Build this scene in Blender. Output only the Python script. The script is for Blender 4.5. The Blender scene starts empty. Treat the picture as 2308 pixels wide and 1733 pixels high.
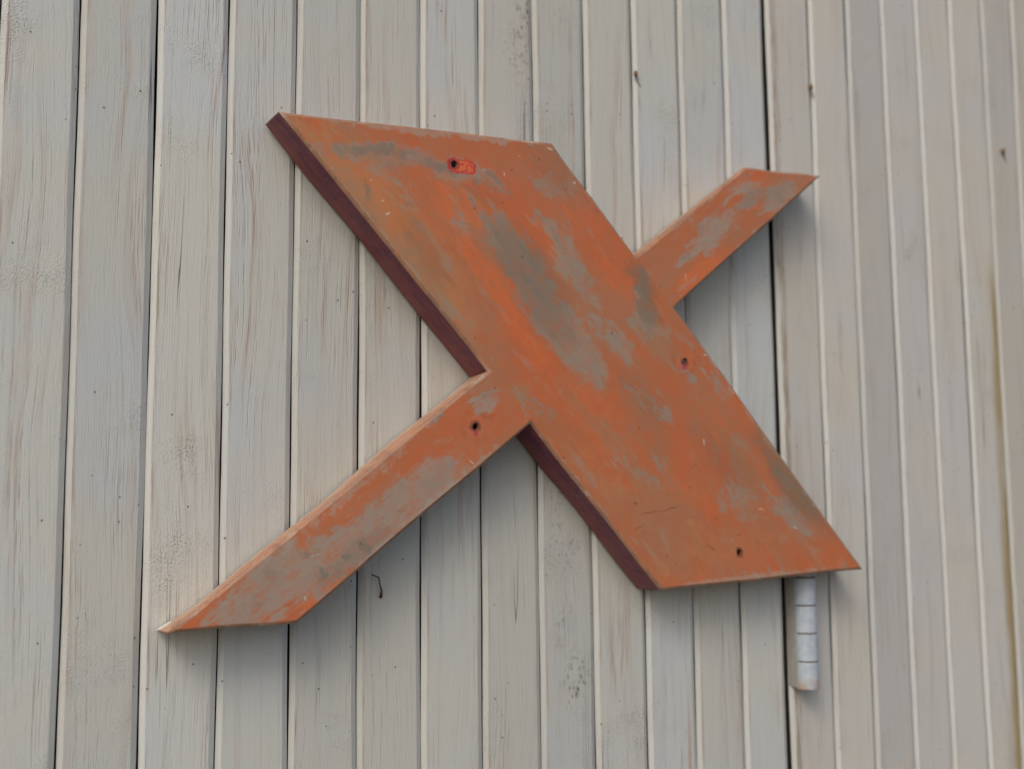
import bpy, bmesh, math, random
from mathutils import Vector, Matrix
from mathutils.geometry import delaunay_2d_cdt
random.seed(7)
S = bpy.context.scene
COL = S.collection

# ---------------------------------------------------------------- camera
CAM_LOC = (-0.09419, -1.03961, 0.0)
CAM_ROWS = [(0.872161, -0.048655, -0.486794), (-0.489127, -0.106031, -0.865744), (-0.009493, 0.993172, -0.116274)]
FOCUS = 1.115

cam_data = bpy.data.cameras.new('camera')
cam = bpy.data.objects.new('camera', cam_data)
COL.objects.link(cam)
m = Matrix.Identity(4)
for i in range(3):
    for j in range(3):
        m[i][j] = CAM_ROWS[i][j]
    m[i][3] = CAM_LOC[i]
cam.matrix_world = m
cam_data.sensor_width = 17.3
cam_data.lens = 20.01
cam_data.clip_start = 0.02
cam_data.clip_end = 500
cam_data.dof.use_dof = True
cam_data.dof.focus_distance = FOCUS - .05
cam_data.dof.aperture_fstop = 1.8
S.camera = cam

# ---------------------------------------------------------------- sky and sun
LIGHT = Vector((0.56, 0.50, -0.66)).normalized()      # the way the sunlight travels
elev = math.asin(-LIGHT.z)
world = bpy.data.worlds.new('World')
S.world = world
world.use_nodes = True
wn = world.node_tree
sky = wn.nodes.new('ShaderNodeTexSky')
sky.sky_type = 'NISHITA'
sky.sun_disc = False
sky.sun_elevation = elev
sky.sun_rotation = math.atan2(-LIGHT.x, -LIGHT.y)
sky.dust_density = 5.0
sky.ozone_density = 1.0
bg = wn.nodes['Background']
bg.inputs['Strength'].default_value = 0.15
wn.links.new(sky.outputs[0], bg.inputs[0])
sl = bpy.data.lights.new('sun', 'SUN')
sl.energy = 0.78
sl.angle = math.radians(22)
sl.color = (1.0, 0.96, 0.90)
sun = bpy.data.objects.new('sun', sl)
COL.objects.link(sun)
sun.rotation_euler = LIGHT.to_track_quat('-Z', 'Y').to_euler()
sun.location = (-2, -3, 3)
S.view_settings.view_transform = 'Standard'
S.view_settings.look = 'None'
S.view_settings.gamma = 1
S.view_settings.exposure = -0.26

# letter outline and paint wear, metres on the face of the sign (x along the wall, z up)
OUTLINE = [(-0.3015, 0.4584), (-0.0156, 0.4725), (0.0849, 0.3659), (0.2367, 0.4834), (0.3513, 0.489), (0.1342, 0.3154), (0.3913, 0.0343), (0.1072, 0.0207), (-0.0446, 0.1864), (-0.2791, 0.0065), (-0.39, 0.0034), (-0.0912, 0.2353)]
HOLES = [(-0.127, 0.4341), (-0.1055, 0.1814), (0.1444, 0.2581), (0.211, 0.057)]
PRIMER = (-0.1191, 0.4329, 0.0155, 0.007)
GRAY = [(-0.0565, 0.3477, 0.0543, 0.0207, -0.8307, 0.8), (-0.0094, 0.2865, 0.0609, 0.0248, -0.8951, 1.0), (0.016, 0.2627, 0.0408, 0.0165, -1.0382, 1.0), (0.0012, 0.3537, 0.0504, 0.0167, -0.9477, 0.8), (-0.0424, 0.3189, 0.0463, 0.0182, -0.7918, 0.95), (0.0346, 0.2949, 0.0282, 0.0105, -1.3558, 0.6), (0.0584, 0.2726, 0.0291, 0.0128, -0.7071, 0.8), (0.0842, 0.3243, 0.0114, 0.0123, -1.1291, 0.8), (0.0893, 0.2954, 0.0255, 0.015, -1.1298, 0.6), (0.1204, 0.2916, 0.0157, 0.0096, -0.9112, 0.5), (0.1507, 0.2429, 0.0166, 0.0069, -0.8779, 0.7), (0.0843, 0.219, 0.0068, 0.0076, -0.6736, 0.8), (0.1192, 0.2023, 0.0124, 0.0105, -0.7899, 0.6), (-0.089, 0.2047, 0.0141, 0.0072, -2.6923, 0.5), (-0.0976, 0.211, 0.0203, 0.0061, 0.4256, 0.7), (-0.2964, 0.0393, 0.0567, 0.0261, 0.4985, 1.0), (-0.2224, 0.0755, 0.0596, 0.0263, 0.5556, 1.0), (-0.1615, 0.1187, 0.0535, 0.0232, 0.5598, 1.0), (-0.3601, 0.0154, 0.0183, 0.0062, 0.257, 0.5), (-0.2968, 0.0154, 0.0192, 0.0055, 0.3046, 0.6), (0.1849, 0.4025, 0.0426, 0.0133, 0.6549, 0.9), (0.2387, 0.4506, 0.0242, 0.0154, 0.3496, 0.85), (0.2832, 0.4578, 0.0371, 0.0134, 0.4733, 0.85), (0.152, 0.3706, 0.0154, 0.0084, 0.653, 0.6), (0.0938, 0.3535, 0.0142, 0.0051, 1.0359, 0.4), (0.2895, 0.0946, 0.0257, 0.0126, -0.6663, 0.8), (0.2149, 0.1122, 0.0347, 0.0142, -0.536, 0.45), (0.2743, 0.0287, 0.065, 0.0043, 0.0564, 0.7), (0.2603, 0.1124, 0.026, 0.0105, -0.4784, 0.5), (0.191, 0.2337, 0.0266, 0.0099, -0.8363, 0.5), (-0.1763, 0.3935, 0.0149, 0.012, -0.3288, 0.5), (-0.1179, 0.3804, 0.0238, 0.0082, -1.3304, 0.5), (-0.0154, 0.4284, 0.0227, 0.0061, -0.3551, 0.5), (0.0825, 0.1427, 0.0384, 0.0144, -0.5168, 0.4), (-0.0375, 0.1966, 0.0237, 0.0042, 0.2972, 0.5), (0.1027, 0.143, 0.0203, 0.0107, -0.4479, 0.4), (0.0559, 0.232, 0.0124, 0.009, -0.8921, 0.4), (0.197, 0.0634, 0.013, 0.0062, -0.4998, 0.3), (-0.1467, 0.1925, 0.0126, 0.0061, 0.5998, 0.5)]
CLOUD = [(-0.2006, 0.4319, 0.0676, 0.0112, 0.0481, 0.95), (-0.127, 0.4288, 0.0451, 0.0133, 0.0083, 0.85), (-0.0897, 0.4196, 0.0261, 0.0135, -0.526, 0.75), (-0.2091, 0.4246, 0.0294, 0.0155, -0.0469, 0.6), (-0.0154, 0.4236, 0.0307, 0.0136, -0.2541, 0.5), (-0.3088, 0.0258, 0.0348, 0.0119, 0.3577, 0.7), (0.0953, 0.302, 0.0301, 0.0179, -1.2017, 0.7), (0.2056, 0.1122, 0.0429, 0.0177, -0.2774, 0.5), (-0.1544, 0.4649, 0.1359, 0.0101, 0.0805, 0.45)]
EDGE = [(-0.1585, 0.4654, 0.1471, 0.01, 0.0494, 0.8), (0.0347, 0.4192, 0.0747, 0.0038, -0.815, 0.7), (0.1608, 0.4246, 0.0979, 0.0048, 0.6585, 0.9), (0.294, 0.4862, 0.0587, 0.0033, 0.0491, 0.6), (0.2428, 0.4022, 0.1421, 0.0077, -2.467, 0.5), (0.2628, 0.1749, 0.1937, 0.0081, -0.83, 0.6), (0.2492, 0.0275, 0.1458, 0.0089, -3.0937, 0.8), (0.0313, 0.1036, 0.1142, 0.0045, 2.3123, 0.8), (-0.1618, 0.0965, 0.1516, 0.0097, -2.4873, 0.7), (-0.3345, 0.005, 0.0565, 0.0025, -3.1133, 0.6), (-0.2406, 0.1193, 0.1953, 0.0155, 0.66, 0.6), (-0.1963, 0.3468, 0.1557, 0.006, 2.3266, 0.8)]
OCHRE = [(-0.2289, 0.3922, 0.0939, 0.0421, -0.8207, 0.9), (-0.1888, 0.3724, 0.1105, 0.0337, -0.7577, 0.8), (-0.1472, 0.3115, 0.066, 0.0243, -0.815, 0.8), (-0.2279, 0.0723, 0.0779, 0.0127, 0.5758, 0.4), (0.1565, 0.0558, 0.1354, 0.0291, 0.173, 0.4), (0.0327, 0.1482, 0.0896, 0.0359, -0.6475, 0.4)]
GRIME = [(-0.0948, 0.4108, 0.028, 0.0118, -0.17, 0.5), (-0.0382, 0.3213, 0.0781, 0.0319, -0.9293, 0.8), (0.093, 0.3239, 0.047, 0.0179, -1.2971, 0.9), (0.2919, 0.1322, 0.0757, 0.0228, -0.7535, 1.0), (0.1979, 0.1538, 0.0625, 0.0231, -0.6311, 0.5), (-0.2021, 0.348, 0.1251, 0.0111, -0.806, 0.6), (-0.2204, 0.065, 0.0461, 0.0168, 0.4648, 0.6), (-0.1572, 0.3443, 0.0447, 0.0196, -1.0217, 0.6), (0.0871, 0.2068, 0.0695, 0.0341, -0.9883, 0.45), (-0.0176, 0.4494, 0.055, 0.0247, -0.7728, 0.5), (0.2632, 0.4541, 0.0578, 0.0125, 0.409, 0.5), (-0.1522, 0.1272, 0.0426, 0.0106, -2.6102, 0.4), (-0.0164, 0.1845, 0.044, 0.0197, -0.4985, 0.4)]
DARK = [(-0.2058, 0.4348, 0.0561, 0.0062, 0.0654, 0.75), (-0.147, 0.4296, 0.0321, 0.0067, -0.0667, 0.7), (-0.082, 0.4218, 0.0195, 0.0062, -0.4389, 0.6), (-0.2479, 0.4244, 0.0186, 0.0072, -0.0616, 0.5), (0.094, 0.3387, 0.0274, 0.0072, -1.4287, 0.8), (0.1023, 0.2854, 0.0145, 0.0071, -0.9142, 0.5), (0.3031, 0.1263, 0.0416, 0.0077, -0.768, 0.6), (-0.2156, 0.0718, 0.0106, 0.0065, -1.1352, 0.9), (-0.2375, 0.0651, 0.0101, 0.0057, 0.2415, 0.8), (-0.2588, 0.0505, 0.0084, 0.0056, -0.5318, 0.8), (-0.2721, 0.0648, 0.0054, 0.0032, -0.8333, 0.7), (-0.279, 0.0669, 0.0048, 0.0028, -0.9579, 0.6), (-0.2894, 0.0701, 0.0057, 0.0028, -1.0826, 0.5), (-0.1479, 0.1903, 0.0102, 0.0057, 0.4549, 1.0), (-0.217, 0.3938, 0.0178, 0.0037, -1.4246, 0.7), (-0.2389, 0.4301, 0.0222, 0.0044, 0.0946, 0.5), (-0.1882, 0.4287, 0.0135, 0.0041, 0.0499, 0.5), (-0.1752, 0.3903, 0.0046, 0.003, -1.2138, 0.7), (-0.156, 0.3893, 0.0034, 0.0025, -1.0488, 0.7), (-0.0692, 0.4119, 0.0177, 0.0065, -1.0379, 0.5), (-0.0438, 0.3259, 0.0312, 0.0075, -0.8693, 0.6), (-0.0164, 0.3758, 0.0173, 0.0045, -1.0345, 0.5), (-0.1076, 0.4219, 0.0134, 0.0061, -0.4109, 0.5), (-0.1798, 0.1004, 0.0031, 0.0026, -0.5205, 0.7), (-0.1629, 0.1087, 0.003, 0.0026, -0.5744, 0.6), (-0.1975, 0.0857, 0.0029, 0.0026, -0.7467, 0.5), (-0.2232, 0.0526, 0.0092, 0.0038, 0.535, 0.5), (0.2653, 0.1503, 0.0271, 0.0089, -0.8364, 0.5), (0.3044, 0.12, 0.0349, 0.0064, -0.7899, 0.5), (0.0957, 0.3377, 0.0206, 0.0054, -1.4693, 0.5)]
TAN = [(-0.2339, 0.3987, 0.0551, 0.016, -0.7929, 0.7), (-0.185, 0.3429, 0.074, 0.0173, -0.7939, 0.8), (-0.1353, 0.2838, 0.0508, 0.0165, -0.7741, 0.8), (-0.2591, 0.4488, 0.0321, 0.0119, -0.2052, 0.4), (0.2952, 0.135, 0.063, 0.0216, -0.7741, 1.0), (0.2291, 0.1394, 0.0579, 0.0215, -0.708, 0.5), (0.0333, 0.2237, 0.0359, 0.0191, -0.6808, 0.4), (0.0859, 0.1591, 0.0573, 0.0222, -0.8802, 0.45), (-0.0391, 0.4682, 0.0336, 0.0156, -0.2022, 0.35), (0.1151, 0.2667, 0.0248, 0.012, -1.297, 0.4), (-0.0529, 0.213, 0.0309, 0.0117, 0.1306, 0.35), (-0.2717, 0.0644, 0.053, 0.0083, 0.574, 0.6), (0.0945, 0.3241, 0.0449, 0.0143, -1.4848, 0.7), (0.1038, 0.2855, 0.0196, 0.0108, -1.2016, 0.6), (-0.1522, 0.1188, 0.0468, 0.0089, 0.699, 0.4), (-0.0117, 0.1597, 0.0253, 0.0149, -0.6091, 0.3)]
BRIGHT = [(-0.1225, 0.3911, 0.0401, 0.0215, -0.3231, 0.9), (-0.0851, 0.3241, 0.0548, 0.0154, -0.8278, 1.0), (-0.0192, 0.3635, 0.0399, 0.011, -0.9306, 0.8), (-0.042, 0.2566, 0.0471, 0.0177, -0.867, 0.7), (0.0604, 0.1981, 0.0923, 0.0147, -0.3272, 0.6), (-0.001, 0.4092, 0.0183, 0.0028, -1.3945, 1.0), (0.1709, 0.3614, 0.0481, 0.0134, 0.592, 0.9), (0.0556, 0.3375, 0.034, 0.0148, -0.7949, 0.6), (0.1531, 0.0266, 0.0404, 0.0029, 0.0038, 1.0), (0.3287, 0.0431, 0.0572, 0.0127, -0.1713, 0.6), (-0.2592, 0.0289, 0.0364, 0.005, 0.5424, 0.8), (-0.309, 0.0394, 0.0327, 0.0048, 0.4233, 0.5), (0.1567, 0.3269, 0.0144, 0.0109, 0.3386, 0.9), (-0.2017, 0.2357, 0.1228, 0.0034, -0.8236, 0.1), (0.1618, 0.0971, 0.078, 0.0281, -0.7139, 0.4), (-0.0409, 0.2882, 0.0792, 0.0066, -0.8229, 0.6), (-0.2502, 0.4208, 0.0137, 0.0084, -0.5267, 0.5), (0.0341, 0.3934, 0.0382, 0.0092, -0.7608, 0.5), (0.2636, 0.4753, 0.0365, 0.0056, 0.098, 0.4), (0.2414, 0.4312, 0.0327, 0.0052, 0.4716, 0.7), (0.073, 0.2114, 0.0387, 0.0085, 0.1768, 0.5), (0.1484, 0.2638, 0.0204, 0.0136, -1.3974, 0.4)]
WHITE = [(-0.2013, 0.389, 0.0031, 0.0007, 0.6095, 1.0), (-0.1966, 0.3768, 0.0034, 0.0007, 0.7217, 1.0), (-0.2129, 0.4073, 0.0024, 0.0005, 0.5519, 0.9), (0.1733, 0.2678, 0.0035, 0.001, -0.0986, 1.0), (0.1674, 0.1741, 0.0046, 0.001, -1.4585, 1.0), (-0.0716, 0.4313, 0.0032, 0.0009, -1.2077, 1.0), (-0.0948, 0.4322, 0.0033, 0.0006, 0.5992, 0.8), (-0.0545, 0.4528, 0.0025, 0.0006, -0.3939, 0.8), (0.01, 0.4343, 0.002, 0.0014, -1.2035, 0.8), (0.244, 0.1029, 0.0045, 0.0009, -0.3733, 1.0), (0.2494, 0.0929, 0.0049, 0.0006, 0.1019, 0.6), (-0.2725, 0.0281, 0.0023, 0.001, 0.982, 1.0), (-0.1094, 0.1476, 0.0035, 0.0008, -0.9247, 1.0), (-0.105, 0.1324, 0.0017, 0.0008, -1.2152, 0.9), (0.0979, 0.2863, 0.0185, 0.0037, -0.8329, 0.45), (0.0854, 0.3247, 0.007, 0.0033, -0.7923, 0.5), (0.2908, 0.083, 0.0045, 0.0009, -0.2573, 0.9), (0.1487, 0.3493, 0.0059, 0.0007, -1.269, 0.7), (-0.2642, 0.0636, 0.0094, 0.0005, 0.4251, 0.7), (-0.0188, 0.4655, 0.0049, 0.0009, -0.2856, 0.9), (-0.0472, 0.4689, 0.019, 0.0006, 0.051, 0.5), (-0.2574, 0.3797, 0.0018, 0.0004, 0.6622, 0.6), (0.0754, 0.3076, 0.0368, 0.0006, -0.3288, 0.4), (0.0307, 0.3763, 0.0197, 0.0004, -1.2978, 0.4), (-0.0236, 0.4286, 0.0168, 0.0004, 0.2049, 0.4), (-0.2767, 0.0478, 0.0049, 0.001, 0.38, 0.5), (-0.2808, 0.4119, 0.0302, 0.0006, -0.7495, 0.4), (-0.1596, 0.2865, 0.0313, 0.0006, -0.8087, 0.35)]
SCR = [(0.0979, 0.1002, 0.0125, 0.0005, 0.0923, 1.0), (0.1207, 0.1035, 0.014, 0.0005, 0.2242, 1.0), (0.0825, 0.0858, 0.0114, 0.0004, 0.4897, 0.8), (0.1428, 0.0938, 0.0156, 0.0004, 0.1967, 0.7), (0.0773, 0.1087, 0.0025, 0.001, -0.6066, 0.9), (0.1733, 0.0622, 0.0103, 0.0006, -0.4391, 0.8), (0.1674, 0.0707, 0.0039, 0.0012, -1.0343, 0.5), (-0.1178, 0.3768, 0.0202, 0.0006, 0.0489, 0.5), (0.107, 0.1899, 0.0122, 0.0005, 0.1328, 0.4), (0.1552, 0.1496, 0.0025, 0.0012, -0.7709, 0.7), (0.1815, 0.0936, 0.0032, 0.0011, -0.6827, 0.7), (-0.0076, 0.1544, 0.0017, 0.0008, -0.701, 0.9), (0.0537, 0.3578, 0.002, 0.0012, -1.2028, 0.6), (0.0394, 0.3845, 0.0183, 0.0006, -1.1003, 0.3), (0.2113, 0.0754, 0.005, 0.0006, 0.3042, 0.8)]
RED = [(0.0378, 0.4106, 0.0187, 0.0048, -0.2002, 0.8), (-0.0046, 0.4251, 0.0136, 0.0053, -0.2981, 0.4), (0.2499, 0.4787, 0.0169, 0.0084, -0.159, 0.5), (0.2184, 0.0454, 0.0147, 0.0044, 0.1277, 0.5), (-0.0942, 0.1889, 0.0077, 0.0054, 0.4442, 0.8), (-0.1151, 0.4393, 0.0028, 0.0005, -0.3052, 0.1), (-0.0457, 0.389, 0.0142, 0.0073, 0.3273, 0.3), (0.0402, 0.1608, 0.0216, 0.0094, -0.692, 0.4), (0.1329, 0.0669, 0.0286, 0.011, -0.7725, 0.35)]
MAG = [(0.1434, 0.2517, 0.0036, 0.0037, -1.1542, 0.9), (-0.1055, 0.1747, 0.0033, 0.003, -1.2144, 0.9), (-0.1262, 0.4315, 0.0074, 0.0061, -1.4755, 0.0)]
JOINTS = [(0.0009, 0.0), (0.0648, -0.0002), (0.1297, 0.001), (0.1947, 0.001), (0.2596, 0.0004), (0.3251, -0.0004), (0.3901, -0.0009), (0.4557, -0.0005), (0.5211, -0.0017), (0.5852, -0.0013), (0.6503, -0.0028), (0.7149, -0.0012), (0.7802, -0.0011), (0.8449, 0.0001), (0.9154, 0.0027), (0.9787, 0.0026), (1.0422, 0.0006), (1.1066, -0.0009), (1.1714, 0.0001), (1.2343, 0.002), (1.2873, 0.0162)]
TWIG = [(0.337, -0.004, -0.0458), (0.3438, -0.004, -0.0489), (0.3445, -0.004, -0.0542), (0.3466, -0.004, -0.0616), (0.3469, -0.004, -0.0672)]
COCOONS = [(0.6504, -0.003, 0.4947), (0.9114, -0.003, 0.5261), (1.2601, -0.003, 0.4969)]

# ---------------------------------------------------------------- helpers
def obj(name, bm, mats, parent=None, smooth=False):
    me = bpy.data.meshes.new(name)
    bm.normal_update()
    bm.to_mesh(me)
    bm.free()
    for mt in (mats if isinstance(mats, (list, tuple)) else [mats]):
        me.materials.append(mt)
    if smooth:
        for p in me.polygons:
            p.use_smooth = True
    o = bpy.data.objects.new(name, me)
    COL.objects.link(o)
    if parent:
        o.parent = parent
    return o

def thing(name, label, cat, loc, group=None):
    o = bpy.data.objects.new(name, None)
    o.empty_display_size = 0.05
    COL.objects.link(o)
    o.location = loc
    o['label'] = label
    o['category'] = cat
    if group:
        o['group'] = group
    return o

class NT:
    """small wrapper to write node materials as expressions"""
    def __init__(s, name):
        s.mat = bpy.data.materials.new(name)
        s.mat.use_nodes = True
        s.t = s.mat.node_tree
        s.bsdf = s.t.nodes['Principled BSDF']
    def put(s, sock, v):
        if isinstance(v, bpy.types.NodeSocket):
            s.t.links.new(v, sock)
        elif v is not None:
            if hasattr(sock.default_value, '__len__') and not hasattr(v, '__len__'):
                v = (v,) * len(sock.default_value)
            if sock.type == 'RGBA' and len(v) == 3:
                v = (*v, 1)
            sock.default_value = v
    def math(s, op, a, b=None, c=None, clamp=False):
        n = s.t.nodes.new('ShaderNodeMath'); n.operation = op; n.use_clamp = clamp
        for i, v in enumerate((a, b, c)):
            if v is not None: s.put(n.inputs[i], v)
        return n.outputs[0]
    def vec(s, op, a, b=None, scale=None):
        n = s.t.nodes.new('ShaderNodeVectorMath'); n.operation = op
        s.put(n.inputs[0], a)
        if b is not None: s.put(n.inputs[1], b)
        if scale is not None: s.put(n.inputs['Scale'], scale)
        return n.outputs['Value'] if op in ('LENGTH', 'DOT_PRODUCT', 'DISTANCE') else n.outputs[0]
    def coord(s):
        return s.t.nodes.new('ShaderNodeTexCoord').outputs['Object']
    def rand(s):
        return s.t.nodes.new('ShaderNodeObjectInfo').outputs['Random']
    def xyz(s, v):
        n = s.t.nodes.new('ShaderNodeSeparateXYZ'); s.put(n.inputs[0], v); return n.outputs
    def comb(s, x, y, z):
        n = s.t.nodes.new('ShaderNodeCombineXYZ')
        for i, v in enumerate((x, y, z)): s.put(n.inputs[i], v)
        return n.outputs[0]
    def noise(s, v, scale=1, detail=3, rough=.55, dist=0, color=False):
        n = s.t.nodes.new('ShaderNodeTexNoise'); s.put(n.inputs['Vector'], v)
        n.inputs['Scale'].default_value = scale; n.inputs['Detail'].default_value = detail
        n.inputs['Roughness'].default_value = rough; n.inputs['Distortion'].default_value = dist
        return n.outputs['Color' if color else 'Fac']
    def vor(s, v, scale, out='Distance'):
        n = s.t.nodes.new('ShaderNodeTexVoronoi'); s.put(n.inputs['Vector'], v)
        n.inputs['Scale'].default_value = scale
        return n.outputs['Distance'], n.outputs['Color']
    def ramp(s, v, lo, hi, a=0.0, b=1.0):
        n = s.t.nodes.new('ShaderNodeMapRange'); n.interpolation_type = 'SMOOTHSTEP'
        for nm, x in (('Value', v), ('From Min', lo), ('From Max', hi), ('To Min', a), ('To Max', b)):
            s.put(n.inputs[nm], x)
        return n.outputs[0]
    def mix(s, f, a, b, mode='MIX'):
        n = s.t.nodes.new('ShaderNodeMix'); n.data_type = 'RGBA'; n.blend_type = mode
        s.put(n.inputs[0], f); s.put(n.inputs[6], a); s.put(n.inputs[7], b)
        return n.outputs[2]
    def bump(s, h, strength, dist, prev=None):
        n = s.t.nodes.new('ShaderNodeBump'); s.put(n.inputs['Height'], h)
        n.inputs['Strength'].default_value = strength; n.inputs['Distance'].default_value = dist
        if prev: s.put(n.inputs['Normal'], prev)
        return n.outputs[0]
    def done(s, col, rough=.6, normal=None, spec=.3):
        s.put(s.bsdf.inputs['Base Color'], col); s.put(s.bsdf.inputs['Roughness'], rough)
        s.bsdf.inputs['Specular IOR Level'].default_value = spec
        if normal: s.put(s.bsdf.inputs['Normal'], normal)
        return s.mat
    def patches(s, v, rows):
        """soft ellipses (x, z, half length, half width, angle, strength) joined by maximum"""
        acc = None
        for x, z, a, b, ang, st in rows:
            n = s.t.nodes.new('ShaderNodeMapping'); n.vector_type = 'TEXTURE'
            if acc is None:
                s.put(n.inputs['Vector'], v)
            else:                       # each ellipse waits for the one before, which keeps the shader's stack small
                ma = s.t.nodes.new('ShaderNodeVectorMath'); ma.operation = 'MULTIPLY_ADD'
                s.put(ma.inputs[0], acc); s.put(ma.inputs[1], (1e-9, 1e-9, 1e-9)); s.put(ma.inputs[2], v)
                s.put(n.inputs['Vector'], ma.outputs[0])
            n.inputs['Location'].default_value = (x, z, 0)
            n.inputs['Rotation'].default_value = (0, 0, ang)
            n.inputs['Scale'].default_value = (a, b, 1)
            r = s.ramp(s.vec('LENGTH', n.outputs[0]), 1.55, .35, 0.0, st)
            acc = r if acc is None else s.math('MAXIMUM', acc, r)
        return acc

# ---------------------------------------------------------------- materials
def plank_paint(name, warm, edge=False, stain=None, peel=False, blot=None):
    t = NT(name)
    p = t.vec('ADD', t.coord(), t.comb(t.math('MULTIPLY', t.rand(), 37.0), 0.0, t.math('MULTIPLY', t.rand(), 91.0)))
    raw = t.xyz(t.coord())
    x, _, z = t.xyz(p)
    # grain: long wavy lines that open into arches here and there
    wob = t.noise(t.comb(t.math('MULTIPLY', x, 7.0), 0.0, t.math('MULTIPLY', z, 2.6)), 1, 2, .5)
    gx = t.math('ADD', x, t.math('MULTIPLY', wob, .042))
    grain = t.noise(t.comb(t.math('MULTIPLY', gx, 190.0), 0.0, t.math('MULTIPLY', z, 1.25)), 1, 2, .5)
    lines = t.ramp(t.math('ABSOLUTE', t.math('SUBTRACT', grain, .5)), .055, .0)
    broken = t.noise(t.comb(t.math('MULTIPLY', x, 300.0), 0.0, t.math('MULTIPLY', z, 26.0)), 1, 3, .6)
    worn = t.ramp(t.noise(t.comb(t.math('MULTIPLY', x, 34.0), 0.0, t.math('MULTIPLY', z, 5.0)), 1, 4, .6), .44, .68)
    streak = t.math('MULTIPLY', t.math('MULTIPLY', lines, t.ramp(broken, .38, .62)), t.math('ADD', .25, worn))
    gw = t.math('ADD', x, t.math('MULTIPLY', wob, .075))
    soft = t.ramp(t.noise(t.comb(t.math('MULTIPLY', gw, 95.0), 0.0, t.math('MULTIPLY', z, 2.4)), 1, 5, .62), .49, .70)
    fine = t.noise(t.comb(t.math('MULTIPLY', x, 1100.0), 0.0, t.math('MULTIPLY', z, 34.0)), 1, 3, .6)
    # paint
    lowv = t.noise(p, 5.0, 3, .6)
    A, B = ((.530, .545, .510), (.505, .543, .562)) if not warm else ((.535, .518, .468), (.510, .518, .510))  # wall boards: warmth of the sunlit right side put into the grey paint
    if edge:
        A, B = (.525, .538, .512), (.525, .550, .548)
    col = t.mix(t.ramp(t.math('ADD', lowv, t.math('MULTIPLY', t.math('SUBTRACT', t.rand(), .5), .22)), .35, .65), A, B)
    tint = t.math('ADD', .90, t.math('MULTIPLY', t.math('FRACT', t.math('MULTIPLY', t.rand(), 17.3)), .16))
    col = t.mix(1.0, col, t.comb(tint, tint, tint), 'MULTIPLY')
    k = .25 if edge else (1.0 if not warm else .6)
    col = t.mix(t.math('MULTIPLY', t.math('MULTIPLY', soft, t.math('ADD', .35, worn)), .58 * k), col, (.40, .305, .255))
    col = t.mix(t.math('MULTIPLY', streak, .38 * k), col, (.34, .235, .195))
    col = t.mix(t.math('MULTIPLY', t.ramp(fine, .52, .78), .16), col, (.38, .33, .28))
    # splits
    sp = t.noise(t.comb(t.math('MULTIPLY', t.math('ADD', x, t.math('MULTIPLY', wob, .012)), 80.0), 3.0, t.math('MULTIPLY', z, .8)), 1, 1, .4)
    split = t.math('MULTIPLY', t.ramp(t.math('ABSOLUTE', t.math('SUBTRACT', sp, .5)), .0050, .0012),
                   t.ramp(t.noise(t.comb(t.math('MULTIPLY', x, 30.0), 5.0, t.math('MULTIPLY', z, 4.0)), 1, 2, .5), .59, .65))
    col = t.mix(t.math('MULTIPLY', split, .0 if edge else .62), col, (.10, .075, .06))
    # specks of mould and dirt, thick in some clumps
    clump = t.ramp(t.noise(p, 9.0, 3, .65), .52, .74)
    d1, c1 = t.vor(p, 130.0)
    dot = t.math('MULTIPLY', t.ramp(d1, .17, .09), t.math('GREATER_THAN', t.xyz(c1)[0], .952))
    d2, c2 = t.vor(p, 420.0)
    mould = t.math('MULTIPLY', t.math('MULTIPLY', t.ramp(d2, .42, .22), t.math('GREATER_THAN', t.xyz(c2)[1], .62)), clump)
    col = t.mix(t.math('MULTIPLY', dot, .8), col, (.07, .06, .05))
    col = t.mix(t.math('MULTIPLY', mould, .55), col, (.15, .13, .11))
    smear = t.ramp(t.noise(t.vec('MULTIPLY', p, (1, 1, .45)), 16.0, 4, .65), .62, .80)
    col = t.mix(t.math('MULTIPLY', smear, .30), col, (.33, .29, .22))
    if not edge:                                 # paint rubbed thin along the arris beside the bevel
        ar = t.ramp(t.math('ABSOLUTE', t.math('SUBTRACT', raw[0], .0060)), .0026, .0002)
        ar = t.math('MULTIPLY', ar, t.ramp(t.noise(t.comb(t.math('MULTIPLY', x, 200.0), 1.0, t.math('MULTIPLY', z, 14.0)), 1, 4, .65), .42, .64))
        col = t.mix(t.math('MULTIPLY', ar, .65), col, (.36, .265, .22))
    if blot:                                     # black mould gathered in one place on this board
        bm_ = t.patches(t.comb(raw[0], raw[2], 0.0), blot)
        d3, c3 = t.vor(t.vec('MULTIPLY', p, (1, 1, .6)), 260.0)
        grain_ = t.math('MULTIPLY', t.ramp(d3, .50, .20), t.math('GREATER_THAN', t.xyz(c3)[2], .42))
        bm_ = t.math('MULTIPLY', bm_, t.math('ADD', t.math('MULTIPLY', grain_, .8), t.ramp(t.noise(p, 70, 5, .7), .48, .70, 0.0, .6)), None, True)
        col = t.mix(bm_, col, (.13, .115, .095))
    h = t.math('ADD', t.math('MULTIPLY', fine, .5), t.math('MULTIPLY', streak, -.6))
    h = t.math('ADD', h, t.math('MULTIPLY', split, -1.5))
    if edge:                                     # bare flakes along the arris
        fl = t.ramp(t.noise(t.comb(t.math('MULTIPLY', x, 260.0), 0.0, t.math('MULTIPLY', z, 30.0)), 1, 4, .65), .60, .66)
        col = t.mix(t.math('MULTIPLY', fl, .30), col, (.46, .38, .32))
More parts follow.
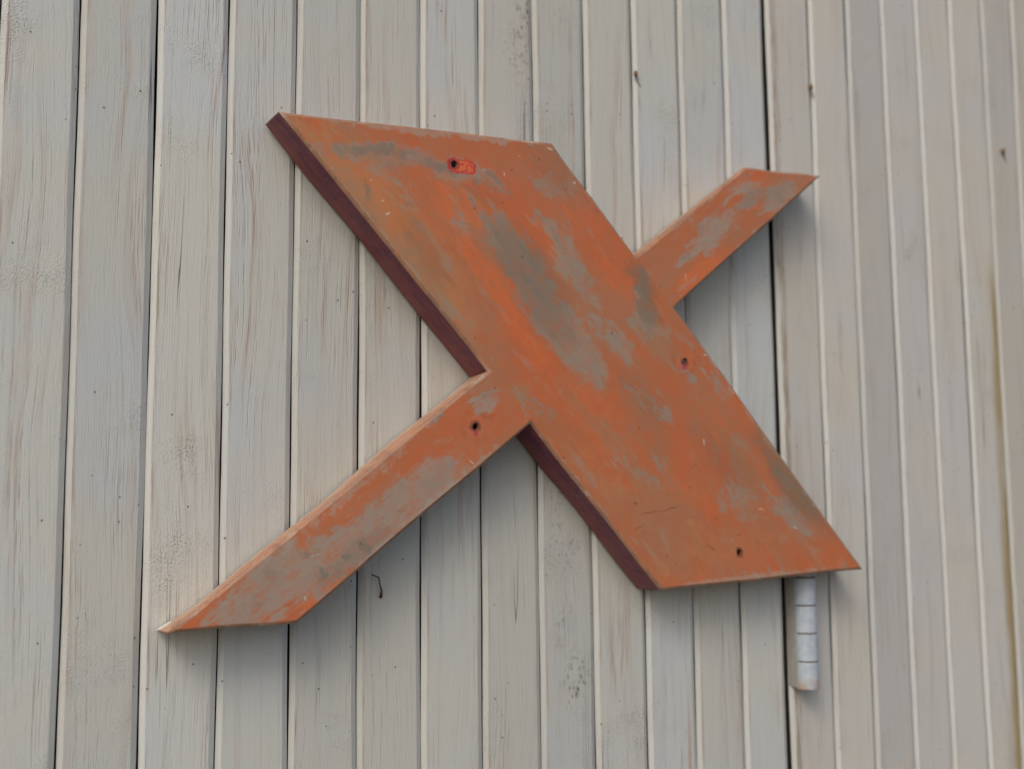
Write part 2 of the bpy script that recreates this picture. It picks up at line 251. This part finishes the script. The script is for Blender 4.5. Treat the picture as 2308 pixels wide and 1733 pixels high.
    if peel:                                     # paint lost down the hinge edge, bare brown wood
        e = t.math('ADD', raw[0], t.math('MULTIPLY', t.math('SUBTRACT', t.noise(t.comb(0.0, 0.0, t.math('MULTIPLY', raw[2], 11.0)), 1, 4, .7), .5), .016))
        band = t.math('MULTIPLY', t.ramp(e, .006, .010), t.ramp(e, .019, .0135))
        band = t.math('MULTIPLY', band, t.ramp(t.noise(t.comb(t.math('MULTIPLY', raw[0], 320.0), 0.0, t.math('MULTIPLY', raw[2], 18.0)), 1, 4, .6), .36, .60))
        col = t.mix(t.math('MULTIPLY', band, .75), col, (.28, .20, .13))
    if stain:                                    # ochre run-down along the right edge
        e = t.math('ADD', raw[0], t.math('MULTIPLY', t.math('SUBTRACT', t.noise(t.comb(0.0, 0.0, t.math('MULTIPLY', raw[2], 6.0)), 1, 3, .6), .5), .016))
        band = t.math('MULTIPLY', t.ramp(e, stain - .026, stain - .010), t.ramp(raw[2], .38, .26))
        band = t.math('MULTIPLY', band, t.ramp(t.noise(t.comb(t.math('MULTIPLY', raw[0], 90.0), 2.0, t.math('MULTIPLY', raw[2], 5.0)), 1, 4, .6), .26, .50))
        col = t.mix(t.math('MULTIPLY', band, .80), col, (.31, .21, .06))
    nrm = t.bump(h, .7, .0008)
    pebble = t.math('MULTIPLY', t.noise(p, 620.0, 2, .6), t.math('ADD', .25, clump))
    nrm = t.bump(pebble, .8, .0013, nrm)
    return t.done(col, .62, nrm, .25)

M_DOOR = plank_paint('grey_board_paint', False)
M_DOOR_EDGE = plank_paint('grey_board_edge_paint', False, edge=True)
M_MOULD_HIGH = plank_paint('grey_board_paint_mould_high', False, blot=[(.053, .545, .050, .010, 1.57, .9), (.044, .490, .035, .016, 1.9, .45), (.030, .60, .03, .02, 1.2, .4), (.050, .43, .05, .008, 1.57, .35)])
M_MOULD_LOW = plank_paint('grey_board_paint_mould_low', False, blot=[(.042, -.155, .030, .016, 1.3, .7), (.026, -.105, .020, .010, 1.2, .5), (.022, .02, .060, .009, 1.57, .55), (.036, -.03, .020, .014, 1.57, .4)])
M_WALL = plank_paint('beige_board_paint', True)
M_WALL_EDGE = plank_paint('beige_board_edge_paint', True, edge=True)
M_PEEL = plank_paint('peeling_board_paint', True, peel=True)
M_PEEL_EDGE = plank_paint('peeling_board_edge_paint', True, edge=True, peel=True)
M_STAIN = plank_paint('ochre_stained_board_paint', True, stain=.064)

def plain(name, col, rough=.8, vary=.25, scale=40):
    t = NT(name)
    n = t.noise(t.coord(), scale, 4, .6)
    c = t.mix(n, tuple(v * (1 - vary) for v in col), tuple(v * (1 + vary) for v in col))
    return t.done(c, rough, t.bump(n, .3, .001), .2)

M_BACK = plain('bare_dark_timber', (.035, .028, .022))  # bare dirty joint wood, near-black to stand in for shade in the gaps
M_TWIG = plain('dry_brown_twig', (.10, .045, .022), .7, .4, 300)
M_COCOON = plain('tawny_husk', (.20, .13, .065), .85, .5, 500)

def sheet_paint():
    t = NT('weathered_orange_paint')
    c = t.coord()
    cx, _, cz = t.xyz(c)
    q0 = t.comb(cx, cz, 0.0)
    # brush streaks: along the broad stroke, and along the thin one out on its arms
    def along(a, su, sv, seed):
        ca, sa = math.cos(a), math.sin(a)
        u = t.math('ADD', t.math('MULTIPLY', cx, ca), t.math('MULTIPLY', cz, sa))
        v = t.math('ADD', t.math('MULTIPLY', cx, -sa), t.math('MULTIPLY', cz, ca))
        return t.comb(t.math('MULTIPLY', u, su), t.math('MULTIPLY', v, sv), seed)
    A, H, Bp, Gp = (Vector(OUTLINE[i]) for i in (0, 7, 1, 6))
    ang1 = math.atan2(H.y - A.y, H.x - A.x)
    K, D = Vector(OUTLINE[10]), Vector(OUTLINE[3])
    ang2 = math.atan2(D.y - K.y, D.x - K.x)
    nrm = Vector((-math.sin(ang1), math.cos(ang1)))
    v0, v1 = A.dot(nrm), Bp.dot(nrm)
    vv = t.math('ADD', t.math('MULTIPLY', cx, nrm.x), t.math('MULTIPLY', cz, nrm.y))
    off = t.math('ABSOLUTE', t.math('SUBTRACT', vv, (v0 + v1) / 2))
    arm = t.ramp(off, abs(v1 - v0) / 2 - .01, abs(v1 - v0) / 2 + .02)
    def streaky(su, sv, seed, det=4, rough=.6):
        a = t.noise(along(ang1, su, sv, seed), 1, det, rough, .3)
        b = t.noise(along(ang2, su, sv, seed), 1, det, rough, .3)
        return t.math('ADD', t.math('MULTIPLY', a, t.math('SUBTRACT', 1.0, arm)), t.math('MULTIPLY', b, arm))
    s_big = streaky(9, 24, 1.3)
    s_mid = streaky(24, 80, 4.1)
    s_fine = streaky(70, 320, 7.7, 3)
    cloud = t.noise(q0, 11, 5, .65)
    grit = t.noise(q0, 900, 2, .6)
    w1 = t.vec('SUBTRACT', t.noise(q0, 22, 3, .6, 0, True), (.5, .5, .5))
    w2 = t.vec('SUBTRACT', t.noise(q0, 110, 3, .65, 0, True), (.5, .5, .5))
    d1, d2 = (math.cos(ang1), math.sin(ang1), 0), (math.cos(ang2), math.sin(ang2), 0)
    sdir = t.mix(arm, tuple(v * .5 + .5 for v in d1), tuple(v * .5 + .5 for v in d2))
    sdir = t.vec('SUBTRACT', sdir, (.5, .5, .5))
    push = t.math('ADD', t.math('MULTIPLY', t.math('SUBTRACT', s_mid, .5), .22), t.math('MULTIPLY', t.math('SUBTRACT', s_fine, .5), .10))
    q = t.vec('ADD', t.vec('ADD', q0, t.vec('SCALE', w1, scale=.022)), t.vec('SCALE', w2, scale=.010))
    q = t.vec('ADD', q, t.vec('SCALE', sdir, scale=push))
    qs = t.vec('ADD', q0, t.vec('SCALE', w2, scale=.007))
    mott = t.noise(q0, 62, 7, .72)
    ragged = t.math('ADD', t.math('MULTIPLY', t.math('SUBTRACT', s_mid, .5), 1.2), t.math('MULTIPLY', t.math('SUBTRACT', s_fine, .5), .9))
    ragged = t.math('ADD', ragged, t.math('MULTIPLY', t.math('SUBTRACT', grit, .5), .35))
    ragged = t.math('ADD', ragged, t.math('MULTIPLY', t.math('SUBTRACT', mott, .5), 1.7))
    def layer(rows, lo=.20, hi=.84, rag=1.0, v=q):
        return t.ramp(t.math('ADD', t.patches(v, rows), t.math('MULTIPLY', ragged, rag)), lo, hi)
    # orange, redder and browner by turns
    col = t.mix(t.ramp(cloud, .32, .70), (.530, .140, .052), (.450, .145, .064))
    col = t.mix(t.ramp(s_big, .36, .64, 0.0, .75), col, (.37, .180, .100))
    col = t.mix(t.ramp(t.noise(q0, 6.5, 3, .6), .5, .75, 0.0, .45), col, (.60, .155, .052))
    col = t.mix(t.math('MULTIPLY', layer(OCHRE, .1, 1.0), .7), col, (.50, .215, .088))
    col = t.mix(t.math('MULTIPLY', layer(TAN, .20, 1.0), .80), col, (.360, .215, .125))
    col = t.mix(t.math('MULTIPLY', layer(BRIGHT, .30, 1.0), .58), col, (.66, .155, .042))
    col = t.mix(t.math('MULTIPLY', layer(RED, .35, .9), .55), col, (.44, .085, .04))
    # grey chalking where the coat has gone
    stray = t.ramp(t.math('ADD', s_mid, t.math('MULTIPLY', t.math('SUBTRACT', cloud, .5), .5)), .56, .74)
    thin = t.math('ADD', .58, t.math('MULTIPLY', t.ramp(t.math('ADD', t.math('MULTIPLY', s_fine, .5), t.math('MULTIPLY', mott, .5)), .40, .56), .42))
    qc = t.vec('ADD', t.vec('ADD', q0, t.vec('SCALE', w1, scale=.030)), t.vec('SCALE', w2, scale=.018))
    cl_ = t.ramp(t.math('ADD', t.patches(qc, CLOUD), t.math('ADD', t.math('ADD', t.math('MULTIPLY', t.math('SUBTRACT', cloud, .5), .8), t.math('MULTIPLY', t.math('SUBTRACT', mott, .5), 1.6)), t.math('MULTIPLY', t.math('SUBTRACT', grit, .5), .5))), .22, .80)
    g = t.math('MAXIMUM', t.math('MULTIPLY', layer(GRAY, .18, .76), thin), t.math('MULTIPLY', stray, .60))
    g = t.math('MAXIMUM', g, t.math('MULTIPLY', cl_, t.ramp(mott, .36, .58, .45, .85)))
    gcol = t.mix(t.ramp(t.noise(q0, 40, 4, .65), .35, .65), (.325, .258, .195), (.275, .258, .222))
    gcol = t.mix(t.math('MULTIPLY', arm, .55), gcol, (.345, .300, .262))
    gcol = t.mix(t.ramp(t.noise(q0, 34, 5, .7), .52, .72, 0.0, .55), gcol, (.185, .165, .135))
    col = t.mix(t.math('MULTIPLY', g, .86), col, gcol)
    grime = t.ramp(t.math('ADD', t.patches(q, GRIME), t.math('MULTIPLY', ragged, .35)), .10, 1.0)
    col = t.mix(t.math('MULTIPLY', grime, .50), col, (.150, .118, .085))
    col = t.mix(t.math('MULTIPLY', layer(DARK, .30, .90, .55, qc), .66), col, (.185, .165, .135))
    col = t.mix(t.ramp(s_fine, .60, .80, 0.0, .22), col, (.36, .22, .15))
    col = t.mix(t.ramp(mott, .56, .72, 0.0, .35), col, (.33, .20, .125))
    col = t.mix(t.ramp(t.noise(q0, 130, 5, .7), .60, .72, 0.0, .40), col, (.23, .105, .06))
    edge = t.ramp(t.math('ADD', t.patches(qs, EDGE), t.math('MULTIPLY', t.math('SUBTRACT', mott, .5), 2.2)), .45, .75)
    col = t.mix(t.math('MULTIPLY', edge, .48), col, (.40, .33, .27))
    # primer patch by the top screw hole: orange island ringed with crimson
    def box(v, x, z, a, b):
        n = t.t.nodes.new('ShaderNodeMapping'); n.vector_type = 'TEXTURE'
        t.put(n.inputs['Vector'], v)
        n.inputs['Location'].default_value = (x, z, 0); n.inputs['Scale'].default_value = (a, b, 1)
        n.inputs['Rotation'].default_value = (0, 0, math.radians(-3))
        ax, ay, _ = t.xyz(t.vec('ABSOLUTE', n.outputs[0]))
        p4 = t.math('ADD', t.math('POWER', ax, 4.0), t.math('POWER', ay, 4.0))
        return t.math('POWER', p4, .25)
    w3 = t.vec('ADD', q0, t.vec('SCALE', t.vec('SUBTRACT', t.noise(q0, 240, 3, .6, 0, True), (.5, .5, .5)), scale=.007))
    bd = box(w3, *PRIMER)
    inside = t.ramp(bd, 1.04, .96)
    veins = t.ramp(t.math('ABSOLUTE', t.math('SUBTRACT', t.noise(q0, 170, 2, .5), .52)), .05, .015)
    rim = t.math('MAXIMUM', t.ramp(bd, .74, .92), veins)
    pc = t.mix(rim, (.68, .155, .05), (.50, .030, .050))
    col = t.mix(t.math('MULTIPLY', inside, .95), col, pc)
    # crimson runs and worn rings round the other holes
    for i, (hx, hz) in enumerate(HOLES):
        dist = t.vec('DISTANCE', qs, (hx, hz, 0))
        if i in (1, 2):
            ring = t.math('MULTIPLY', t.ramp(dist, .019, .013), t.ramp(dist, .010, .014))
            blot = t.ramp(t.noise(qs, 75, 3, .6), .42, .60)
            ring = t.math('MULTIPLY', ring, blot)
            col = t.mix(t.math('MULTIPLY', ring, .30), col, (.30, .085, .045))
            col = t.mix(t.math('MULTIPLY', t.math('MULTIPLY', t.ramp(dist, .0125, .008), blot), .6), col, (.58, .150, .065))
        col = t.mix(t.math('MULTIPLY', t.ramp(dist, .0062, .0048), .7), col, (.13, .05, .04))
    col = t.mix(t.math('MULTIPLY', t.ramp(t.math('ADD', t.patches(qs, MAG), t.math('MULTIPLY', t.math('SUBTRACT', grit, .5), .8)), .3, .8), .75), col, (.42, .040, .105))
    col = t.mix(t.math('MULTIPLY', t.ramp(t.math('ADD', t.patches(qs, WHITE), t.math('MULTIPLY', t.math('SUBTRACT', grit, .5), 1.2)), .45, .8), .75), col, (.60, .54, .48))
    col = t.mix(t.math('MULTIPLY', t.ramp(t.patches(qs, SCR), .35, .8), .7), col, (.12, .045, .025))
    dv, cv = t.vor(q0, 95.0)
    pit = t.math('MULTIPLY', t.ramp(dv, .14, .08), t.math('GREATER_THAN', t.xyz(cv)[0], .94))
    col = t.mix(t.math('MULTIPLY', pit, .65), col, (.13, .07, .05))
    h = t.math('ADD', t.math('MULTIPLY', s_fine, .4), t.math('MULTIPLY', g, -.4))
    n1 = t.bump(t.noise(q0, 7, 2, .5), .5, .006)
    n2 = t.bump(h, .25, .0005, n1)
    return t.done(col, t.ramp(g, 0.0, 1.0, .50, .64), n2, .30)

M_FACE = sheet_paint()

def side_paint(name, a, b, cpatch, amount, chip=None):
    t = NT(name)
    c = t.coord()
    n1 = t.noise(c, 28, 4, .65)
    n2 = t.noise(c, 140, 4, .65)
    yy = t.xyz(c)[1]
    n3 = t.noise(t.vec('MULTIPLY', c, (1, 3.5, 1)), 38, 4, .6)
    col = t.mix(t.ramp(n3, .38, .62), a, b)
    streak = t.ramp(t.noise(t.vec('MULTIPLY', c, (1, .25, 1)), 90, 4, .65), .50, .68)
    col = t.mix(t.math('MULTIPLY', streak, .45), col, tuple(v * .55 for v in b))
    back = t.ramp(t.math('ADD', yy, t.math('MULTIPLY', t.math('SUBTRACT', n1, .5), .05)), -.030, -.006)
    col = t.mix(t.math('MULTIPLY', back, amount * .8), col, cpatch)
    col = t.mix(t.ramp(t.math('ADD', n1, t.math('MULTIPLY', n2, .5)), .80, 1.0, 0.0, amount), col, cpatch)
    col = t.mix(t.ramp(t.noise(c, 420, 3, .6), .68, .75, 0.0, .5), col, (.45, .30, .26))
    if chip:
        dd = t.math('ADD', t.vec('DISTANCE', c, chip), t.math('MULTIPLY', t.math('SUBTRACT', n2, .5), .012))
        col = t.mix(t.ramp(dd, .0105, .0090), col, (.70, .64, .56))
    return t.done(col, .48, t.bump(n2, .25, .0008), .35)

M_MAROON = side_paint('faded_maroon_paint', (.215, .048, .066), (.125, .032, .066), (.27, .090, .068), .7)
M_SIDE = side_paint('chalky_orange_side_paint', (.47, .275, .180), (.44, .195, .110), (.50, .40, .31), .8, (OUTLINE[10][0] + .004, -.004, OUTLINE[10][1] + .004))
M_RIM = side_paint('scuffed_fold_paint', (.40, .20, .115), (.30, .17, .115), (.44, .36, .29), 1.0)

# ---------------------------------------------------------------- boards
ZLO, ZHI, NZ = -0.70, 1.15, 44
def plank(parent, jl, jr, mats, gapl=.0013, gapr=.0013, cl=.0045, cr=.0056, dy=0.0, origin=(0, 0, 0)):
    """tongue-and-groove board between two joint lines, bevelled on both long edges"""
    bm = bmesh.new()
    rows = []
    ph = [random.uniform(0, 6.28) for _ in range(4)]
    x0 = jl[0]
    for i in range(NZ + 1):
        z = ZLO + (ZHI - ZLO) * i / NZ
        wl = .0005 * math.sin(z * 9 + ph[0]) + .0003 * math.sin(z * 31 + ph[1])
        wr = .0005 * math.sin(z * 8 + ph[2]) + .0003 * math.sin(z * 27 + ph[3])
        xl = jl[0] + jl[1] * z + gapl / 2 + wl - x0
        xr = jr[0] + jr[1] * z - gapr / 2 + wr - x0
        prof = [(xl, .016), (xl, .0038), (xl + .0012, .0025), (xl + cl - .0012, .0006), (xl + cl, 0.0),
                (xr - cr, 0.0), (xr - cr + .0008, .0003), (xr - .0006, .0024), (xr, .0032), (xr, .016)]
        rows.append([bm.verts.new((x, y + dy, z)) for x, y in prof])
    for a, b in zip(rows, rows[1:]):
        for j in range(len(a) - 1):
            f = bm.faces.new((a[j], a[j + 1], b[j + 1], b[j]))
            f.material_index = 1 if j in (1, 2, 3) else (2 if j in (0, 8) else 0)  # joint walls take the colour painted as crevice shade
    o = obj('plank', bm, mats, parent)
    o.location = (x0 - origin[0], -origin[1], -origin[2])
    return o

pitch = .065
left_ext = [(JOINTS[0][0] - pitch * i, 0) for i in range(5, 0, -1)]
jd = left_ext + JOINTS[:14]
jw = JOINTS[13:] + [(JOINTS[20][0] + .0638 * i, 0) for i in range(1, 7)]
door = thing('board_door', 'wide door of upright pale grey boards behind most of the orange letter', 'door', (.42, 0, ZLO))
wall = thing('board_wall', 'fixed beige board wall right of the black hinge gap, ochre run-down stain at far right', 'wall', (1.15, 0, ZLO))
for i in range(len(jd) - 1):
    last = i == len(jd) - 2
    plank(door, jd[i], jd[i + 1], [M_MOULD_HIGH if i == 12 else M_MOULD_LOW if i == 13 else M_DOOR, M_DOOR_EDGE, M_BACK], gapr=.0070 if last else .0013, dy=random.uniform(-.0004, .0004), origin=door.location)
for i in range(len(jw) - 1):
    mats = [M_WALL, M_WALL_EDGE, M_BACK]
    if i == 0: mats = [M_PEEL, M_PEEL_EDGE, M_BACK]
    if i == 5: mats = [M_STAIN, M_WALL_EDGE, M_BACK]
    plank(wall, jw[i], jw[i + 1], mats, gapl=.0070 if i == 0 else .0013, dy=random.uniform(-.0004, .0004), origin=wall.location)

def slab(x0, x1, y0, y1, z0, z1, origin):
    bm = bmesh.new()
    bmesh.ops.create_cube(bm, size=1)
    for v in bm.verts:
        v.co = Vector(((x0 + x1) / 2 + v.co.x * (x1 - x0), (y0 + y1) / 2 + v.co.y * (y1 - y0), (z0 + z1) / 2 + v.co.z * (z1 - z0))) - Vector(origin)
    return bm
xg = JOINTS[13][0]
obj('backing_board', slab(jd[0][0], xg - .004, .0165, .034, ZLO, ZHI, door.location), M_BACK, door)  # near-black sheet behind the gaps, coloured as their shade
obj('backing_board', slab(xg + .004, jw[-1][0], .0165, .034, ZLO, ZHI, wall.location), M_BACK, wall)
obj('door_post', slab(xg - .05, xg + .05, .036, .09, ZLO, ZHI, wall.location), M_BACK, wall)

# ---------------------------------------------------------------- unseen earth sheet below the wall, out of the frame, added for bounce light
bm = bmesh.new()
for x, y in ((-60, -90), (60, -90), (60, .2), (-60, .2)):
    bm.verts.new((x, y, -1.25))
bm.faces.new(bm.verts)
g = obj('ground', bm, plain('dry_earth', (.20, .20, .18), .9, .2, 3))
g['kind'] = 'structure'

# ---------------------------------------------------------------- hinge (a part of the door)
def hinge_paint():
    t = NT('white_hinge_paint')
    c = t.coord()
    gp = t.t.nodes.new('ShaderNodeNewGeometry').outputs['Position']
    z = t.math('ADD', t.xyz(gp)[2], .188)
    n = t.noise(gp, 120, 4, .65)
    col = t.mix(t.ramp(n, .35, .65), (.37, .435, .52), (.45, .51, .57))
    rust = t.math('MULTIPLY', t.ramp(t.math('ADD', z, t.math('MULTIPLY', t.math('SUBTRACT', n, .5), .03)), .020, -.001), t.ramp(t.noise(gp, 60, 4, .7), .36, .56))
    col = t.mix(t.math('MULTIPLY', rust, .75), col, (.42, .22, .07))
    col = t.mix(t.ramp(t.noise(c, 300, 3, .6), .66, .74, 0.0, .5), col, (.50, .38, .22))
    return t.done(col, .5, t.bump(n, .3, .0006), .35)
M_HINGE = hinge_paint()
M_LEAF = plain('grey_hinge_leaf_paint', (.33, .325, .30), .6, .2, 150)
M_RUST = plain('rusty_steel', (.085, .050, .020), .8, .5, 300)

HX, HY, HR, HZ, KH = .8605, -.0140, .0126, -.1880, .0310
def hloc(o): return (HX - o.location.x, HY - o.location.y, HZ - o.location.z)
hb = bmesh.new()      # the leaf: a plate folded out of the joint and wrapped to the barrel
prof = [(-.0122, .030), (-.0122, .001), (-.0092, .001), (-.0092, .030)]
zt = KH * 5
lo = [hb.verts.new((x, y, .0015 if y < .01 else .0045)) for x, y in prof]
hi = [hb.verts.new((x, y, zt)) for x, y in prof]
for i in range(4):
    hb.faces.new((lo[i], hi[i], hi[(i + 1) % 4], lo[(i + 1) % 4]))
hb.faces.new(lo[::-1]); hb.faces.new(hi)
hinge = obj('hinge', hb, M_LEAF, door)
hinge.location = hloc(door)
hinge['label'] = 'white painted butt hinge with rusty lower end'
def knuckle_mesh():
    bm = bmesh.new()
    n = 40
    prof = [(0.0, .0009), (HR - .0006, .0009), (HR - .0002, .0009), (HR, .0010), (HR, KH - .0010), (HR - .0002, KH - .0007), (HR - .0006, KH - .0006), (0.0, KH - .0006)]
    rings = []
    for r, z in prof:
        if r == 0.0:
            rings.append([bm.verts.new((0, 0, z))])
        else:
            rings.append([bm.verts.new((r * math.cos(6.28318 * k / n), r * math.sin(6.28318 * k / n), z)) for k in range(n)])
    for a, b in zip(rings, rings[1:]):
        for k in range(n):
            k2 = (k + 1) % n
            if len(a) == 1: bm.faces.new((a[0], b[k2], b[k]))
            elif len(b) == 1: bm.faces.new((a[k], a[k2], b[0]))
            else: bm.faces.new((a[k], a[k2], b[k2], b[k]))
    return bm
kn = obj('knuckle', knuckle_mesh(), M_HINGE, hinge)
for i in range(1, 5):
    o = kn.copy(); COL.objects.link(o); o.parent = hinge
    o.location = (random.uniform(-.0004, .0004), 0, KH * i)
pb = bmesh.new()
bmesh.ops.create_cone(pb, segments=20, radius1=.0120, radius2=.0120, depth=KH * 5 - .003, cap_ends=True)
for v in pb.verts: v.co.z += KH * 2.5
obj('hinge_pin', pb, M_RUST, hinge)

# ---------------------------------------------------------------- the letter
DEPTH = .0459
BASE = Vector((.53, 0, -.09))
letter = thing('metal_letter', 'large tilted orange sheet metal letter X with maroon sides, hung on pale boards', 'sign letter', BASE)
P = [Vector(p) for p in OUTLINE]
NP = len(P)
rb = random.Random(5)
WAVE = [[rb.uniform(-.0005, .0005) for _ in range(3)] for _ in range(NP)]
def edge_pt(i, t_):
    """a point along edge i of the outline: hand-cut, so never quite straight"""
    a, b = P[i], P[(i + 1) % NP]
    d = (b - a).normalized()
    w = sum(WAVE[i][k] * math.sin(math.pi * (k + 1) * t_) for k in range(3))
    return a.lerp(b, t_) + Vector((d.y, -d.x)) * w
ND = 14
DENSE = [edge_pt(i, k / ND) for i in range(NP) for k in range(ND)]
# the outline runs clockwise on the wall; inset rings make the folded rim
def inset(dist):
    out = []
    n = len(DENSE)
    for i in range(n):
        a, b, c = DENSE[i - 1], DENSE[i], DENSE[(i + 1) % n]
        d1, d2 = (b - a).normalized(), (c - b).normalized()
        n1, n2 = Vector((d1.y, -d1.x)), Vector((d2.y, -d2.x))     # inward for a clockwise run
        bis = (n1 + n2); bis = bis / bis.length
        k = dist / max(.32, bis.dot(n1))
        out.append(b + bis * k)
    return out
RIM = .0030
r0, r1, r2 = DENSE, inset(RIM * .30), inset(RIM)
y0, y1, y2 = -(DEPTH - RIM), -(DEPTH - RIM * .30), -DEPTH
# flat sheet with real screw holes
HR_ = .0036
verts2 = [p.copy() for p in r2]
ne = len(r2)
edges = [(i, (i + 1) % ne) for i in range(ne)]
holes = []
for hx, hz in HOLES:
    s = len(verts2); n = 20
    for k in range(n):
        a = 6.28318 * k / n
        rr = HR_ * (1 + .06 * math.sin(3 * a + hx * 50))
        verts2.append(Vector((hx + rr * math.cos(a), hz + rr * 1.12 * math.sin(a))))
    edges += [(s + k, s + (k + 1) % n) for k in range(n)]
    holes.append((s, n))
V, E_, F_, ov, oe, of = delaunay_2d_cdt(verts2, edges, [], 0, 1e-6)
def inpoly(pt, poly):
    r = False
    for i in range(len(poly)):
        a, b = poly[i - 1], poly[i]
        if (a.y > pt.y) != (b.y > pt.y) and pt.x < (b.x - a.x) * (pt.y - a.y) / (b.y - a.y) + a.x:
            r = not r
    return r
bm = bmesh.new()
bv = [bm.verts.new((v.x, y2, v.y)) for v in V]
for f in F_:
    ctr = sum((V[i] for i in f), Vector((0, 0))) / len(f)
    if not inpoly(ctr, r2): continue
    if any((ctr - Vector(h)).length < HR_ * .9 for h in HOLES): continue
    fc = bm.faces.new([bv[i] for i in f])
    fc.normal_update()
    if fc.normal.y > 0: fc.normal_flip()
# turned-in lips of the holes
loc = {}
for i, v in enumerate(V): loc[(round(v.x, 5), round(v.y, 5))] = bv[i]
for s, n in holes:
    ring = [loc[(round(verts2[s + k].x, 5), round(verts2[s + k].y, 5))] for k in range(n)]
    cen = sum((v.co for v in ring), Vector()) / n
    inn = [bm.verts.new(cen + (v.co - cen) * .86 + Vector((0, .004, 0))) for v in ring]
    for k in range(n):
        fc = bm.faces.new((ring[k], ring[(k + 1) % n], inn[(k + 1) % n], inn[k]))
face = obj('front_face', bm, M_FACE, letter)
# folded rim round the sheet
bm = bmesh.new()
rings = [[bm.verts.new((p.x, y, p.y)) for p in ring] for ring, y in ((r0, y0), (r1, y1), (r2, y2 + .00005))]
for a, b in zip(rings, rings[1:]):
    for i in range(ne):
        j = (i + 1) % ne
        bm.faces.new((a[i], b[i], b[j], a[j]))
bmesh.ops.recalc_face_normals(bm, faces=bm.faces)
obj('folded_rim', bm, M_RIM, letter, True)
# return panels, one per edge, each a thin bent strip with an uneven back edge
TH = .0010
TUCK = {3: ((3, 4), .0085), 2: ((1, 2), .0045), 11: ((0, 11), .0022)}
# the back edge is bent in under the face along the two upward arm sides: corner -> (direction from, to), distance square to the side
BACK = [p.copy() for p in P]
for ci, ((fa, fb), dist) in TUCK.items():
    side = (2, 3) if ci in (2, 3) else (10, 11)
    e = (P[side[1]] - P[side[0]]).normalized()
    n_ = Vector((e.y, -e.x))
    d_ = (P[fb] - P[fa]).normalized()
    BACK[ci] = P[ci] + d_ * (dist / d_.dot(n_))
for i in range(NP):
    j = (i + 1) % NP
    a, b = P[i], P[j]
    d = (b - a); L = d.length; d.normalize()
    nin = Vector((d.y, -d.x))
    n = max(4, int(L / .012))
    bm = bmesh.new()
    ph = random.uniform(0, 6)
    prev = None
    for k in range(n + 1):
        q = edge_pt(i, k / n)
        if k == 0: q = a + d * .0003
        if k == n: q = b - d * .0003
        yb = -.0035 + .0012 * math.sin(k * .35 + ph) + random.uniform(-.0004, .0004)
        cols = []
        for off in (0.0, TH):
            qq = q + nin * off
            for y in (y0 + .0001, (y0 + yb) / 2, yb):
                w_ = (y - y0) / (yb - y0)
                qb = BACK[i].lerp(BACK[j], k / n) - a.lerp(b, k / n)
                if i == 10:                  # flares out to the full width only at the very tip
                    qb = qb + nin * .0050 * min(1, k / n / .10) * (1 - k / n)
                qq = q + nin * off + qb * w_
                bow = nin * (.0006 * math.sin(k * .5 + ph)) if y != y0 + .0001 else Vector((0, 0))
                cols.append(bm.verts.new((qq.x + bow.x, y, qq.y + bow.y)))
        if prev:
            for u in range(2):
                bm.faces.new((prev[u], prev[u + 1], cols[u + 1], cols[u]))
                bm.faces.new((prev[3 + u], cols[3 + u], cols[4 + u], prev[4 + u]))
            bm.faces.new((prev[2], prev[5], cols[5], cols[2]))
        prev = cols
    bmesh.ops.recalc_face_normals(bm, faces=bm.faces)
    dark = i in (7, 8, 11)           # lower left sides of the broad stroke
    o = obj('side_panel', bm, M_MAROON if dark else M_SIDE, letter)
    if dark: o['label'] = 'maroon side panel'

# ---------------------------------------------------------------- small things caught on the boards
def tube(bm, pts, radii, n=8):
    rings = []
    for i, p in enumerate(pts):
        t_ = (pts[min(i + 1, len(pts) - 1)] - pts[max(i - 1, 0)]).normalized()
        u = t_.cross(Vector((0, 1, 0))).normalized(); w = t_.cross(u)
        rings.append([bm.verts.new(p + (u * math.cos(6.28318 * k / n) + w * math.sin(6.28318 * k / n)) * radii[i]) for k in range(n)])
    for a, b in zip(rings, rings[1:]):
        for k in range(n):
            bm.faces.new((a[k], a[(k + 1) % n], b[(k + 1) % n], b[k]))
    bm.faces.new(rings[0][::-1]); bm.faces.new(rings[-1])
pts = [Vector(p) for p in TWIG]
bm = bmesh.new()
org = pts[-1].copy()
pts = [p - org for p in pts]
pts[0].y += .002; pts[-1].y += .003
tube(bm, pts, [.0004, .0007, .0006, .0009, .0016])
bmesh.ops.recalc_face_normals(bm, faces=bm.faces)
tw = obj('dry_twig', bm, M_TWIG, None, True)
tw.location = org
tw['label'] = 'thin bent brown twig stuck to the boards below the lower left arm of the letter'
tw['category'] = 'twig'

def husk(loc, r, label, seed):
    rnd = random.Random(seed)
    t_ = thing('insect_cocoon', label, 'cocoon', loc, 'cocoons stuck in the board grooves')
    bm = bmesh.new()
    bmesh.ops.create_icosphere(bm, subdivisions=3, radius=1)
    for v in bm.verts:
        k = 1 + .16 * math.sin(v.co.x * 5 + seed) * math.cos(v.co.z * 4) + rnd.uniform(-.05, .05)
        v.co = Vector((v.co.x * r * .8, v.co.y * r * .7, v.co.z * r * 1.15)) * k
    obj('husk', bm, M_COCOON, t_, True)
    bm = bmesh.new()
    tube(bm, [Vector((0, 0, -r)), Vector((.003, .001, -r - .005)), Vector((.008, .0018, -r - .010))], [.0006, .0004, .0003], 6)
    obj('thread', bm, M_TWIG, t_, True)
    return t_
husk(COCOONS[0], .0030, 'small brown cocoon on a groove above the notch between broad stroke and upper right arm', 1)
husk(COCOONS[1], .0034, 'tawny cocoon on the first groove right of the black hinge gap', 2)
husk(COCOONS[2], .0036, 'blurred brown cocoon near the right border, on the beige boards', 3)
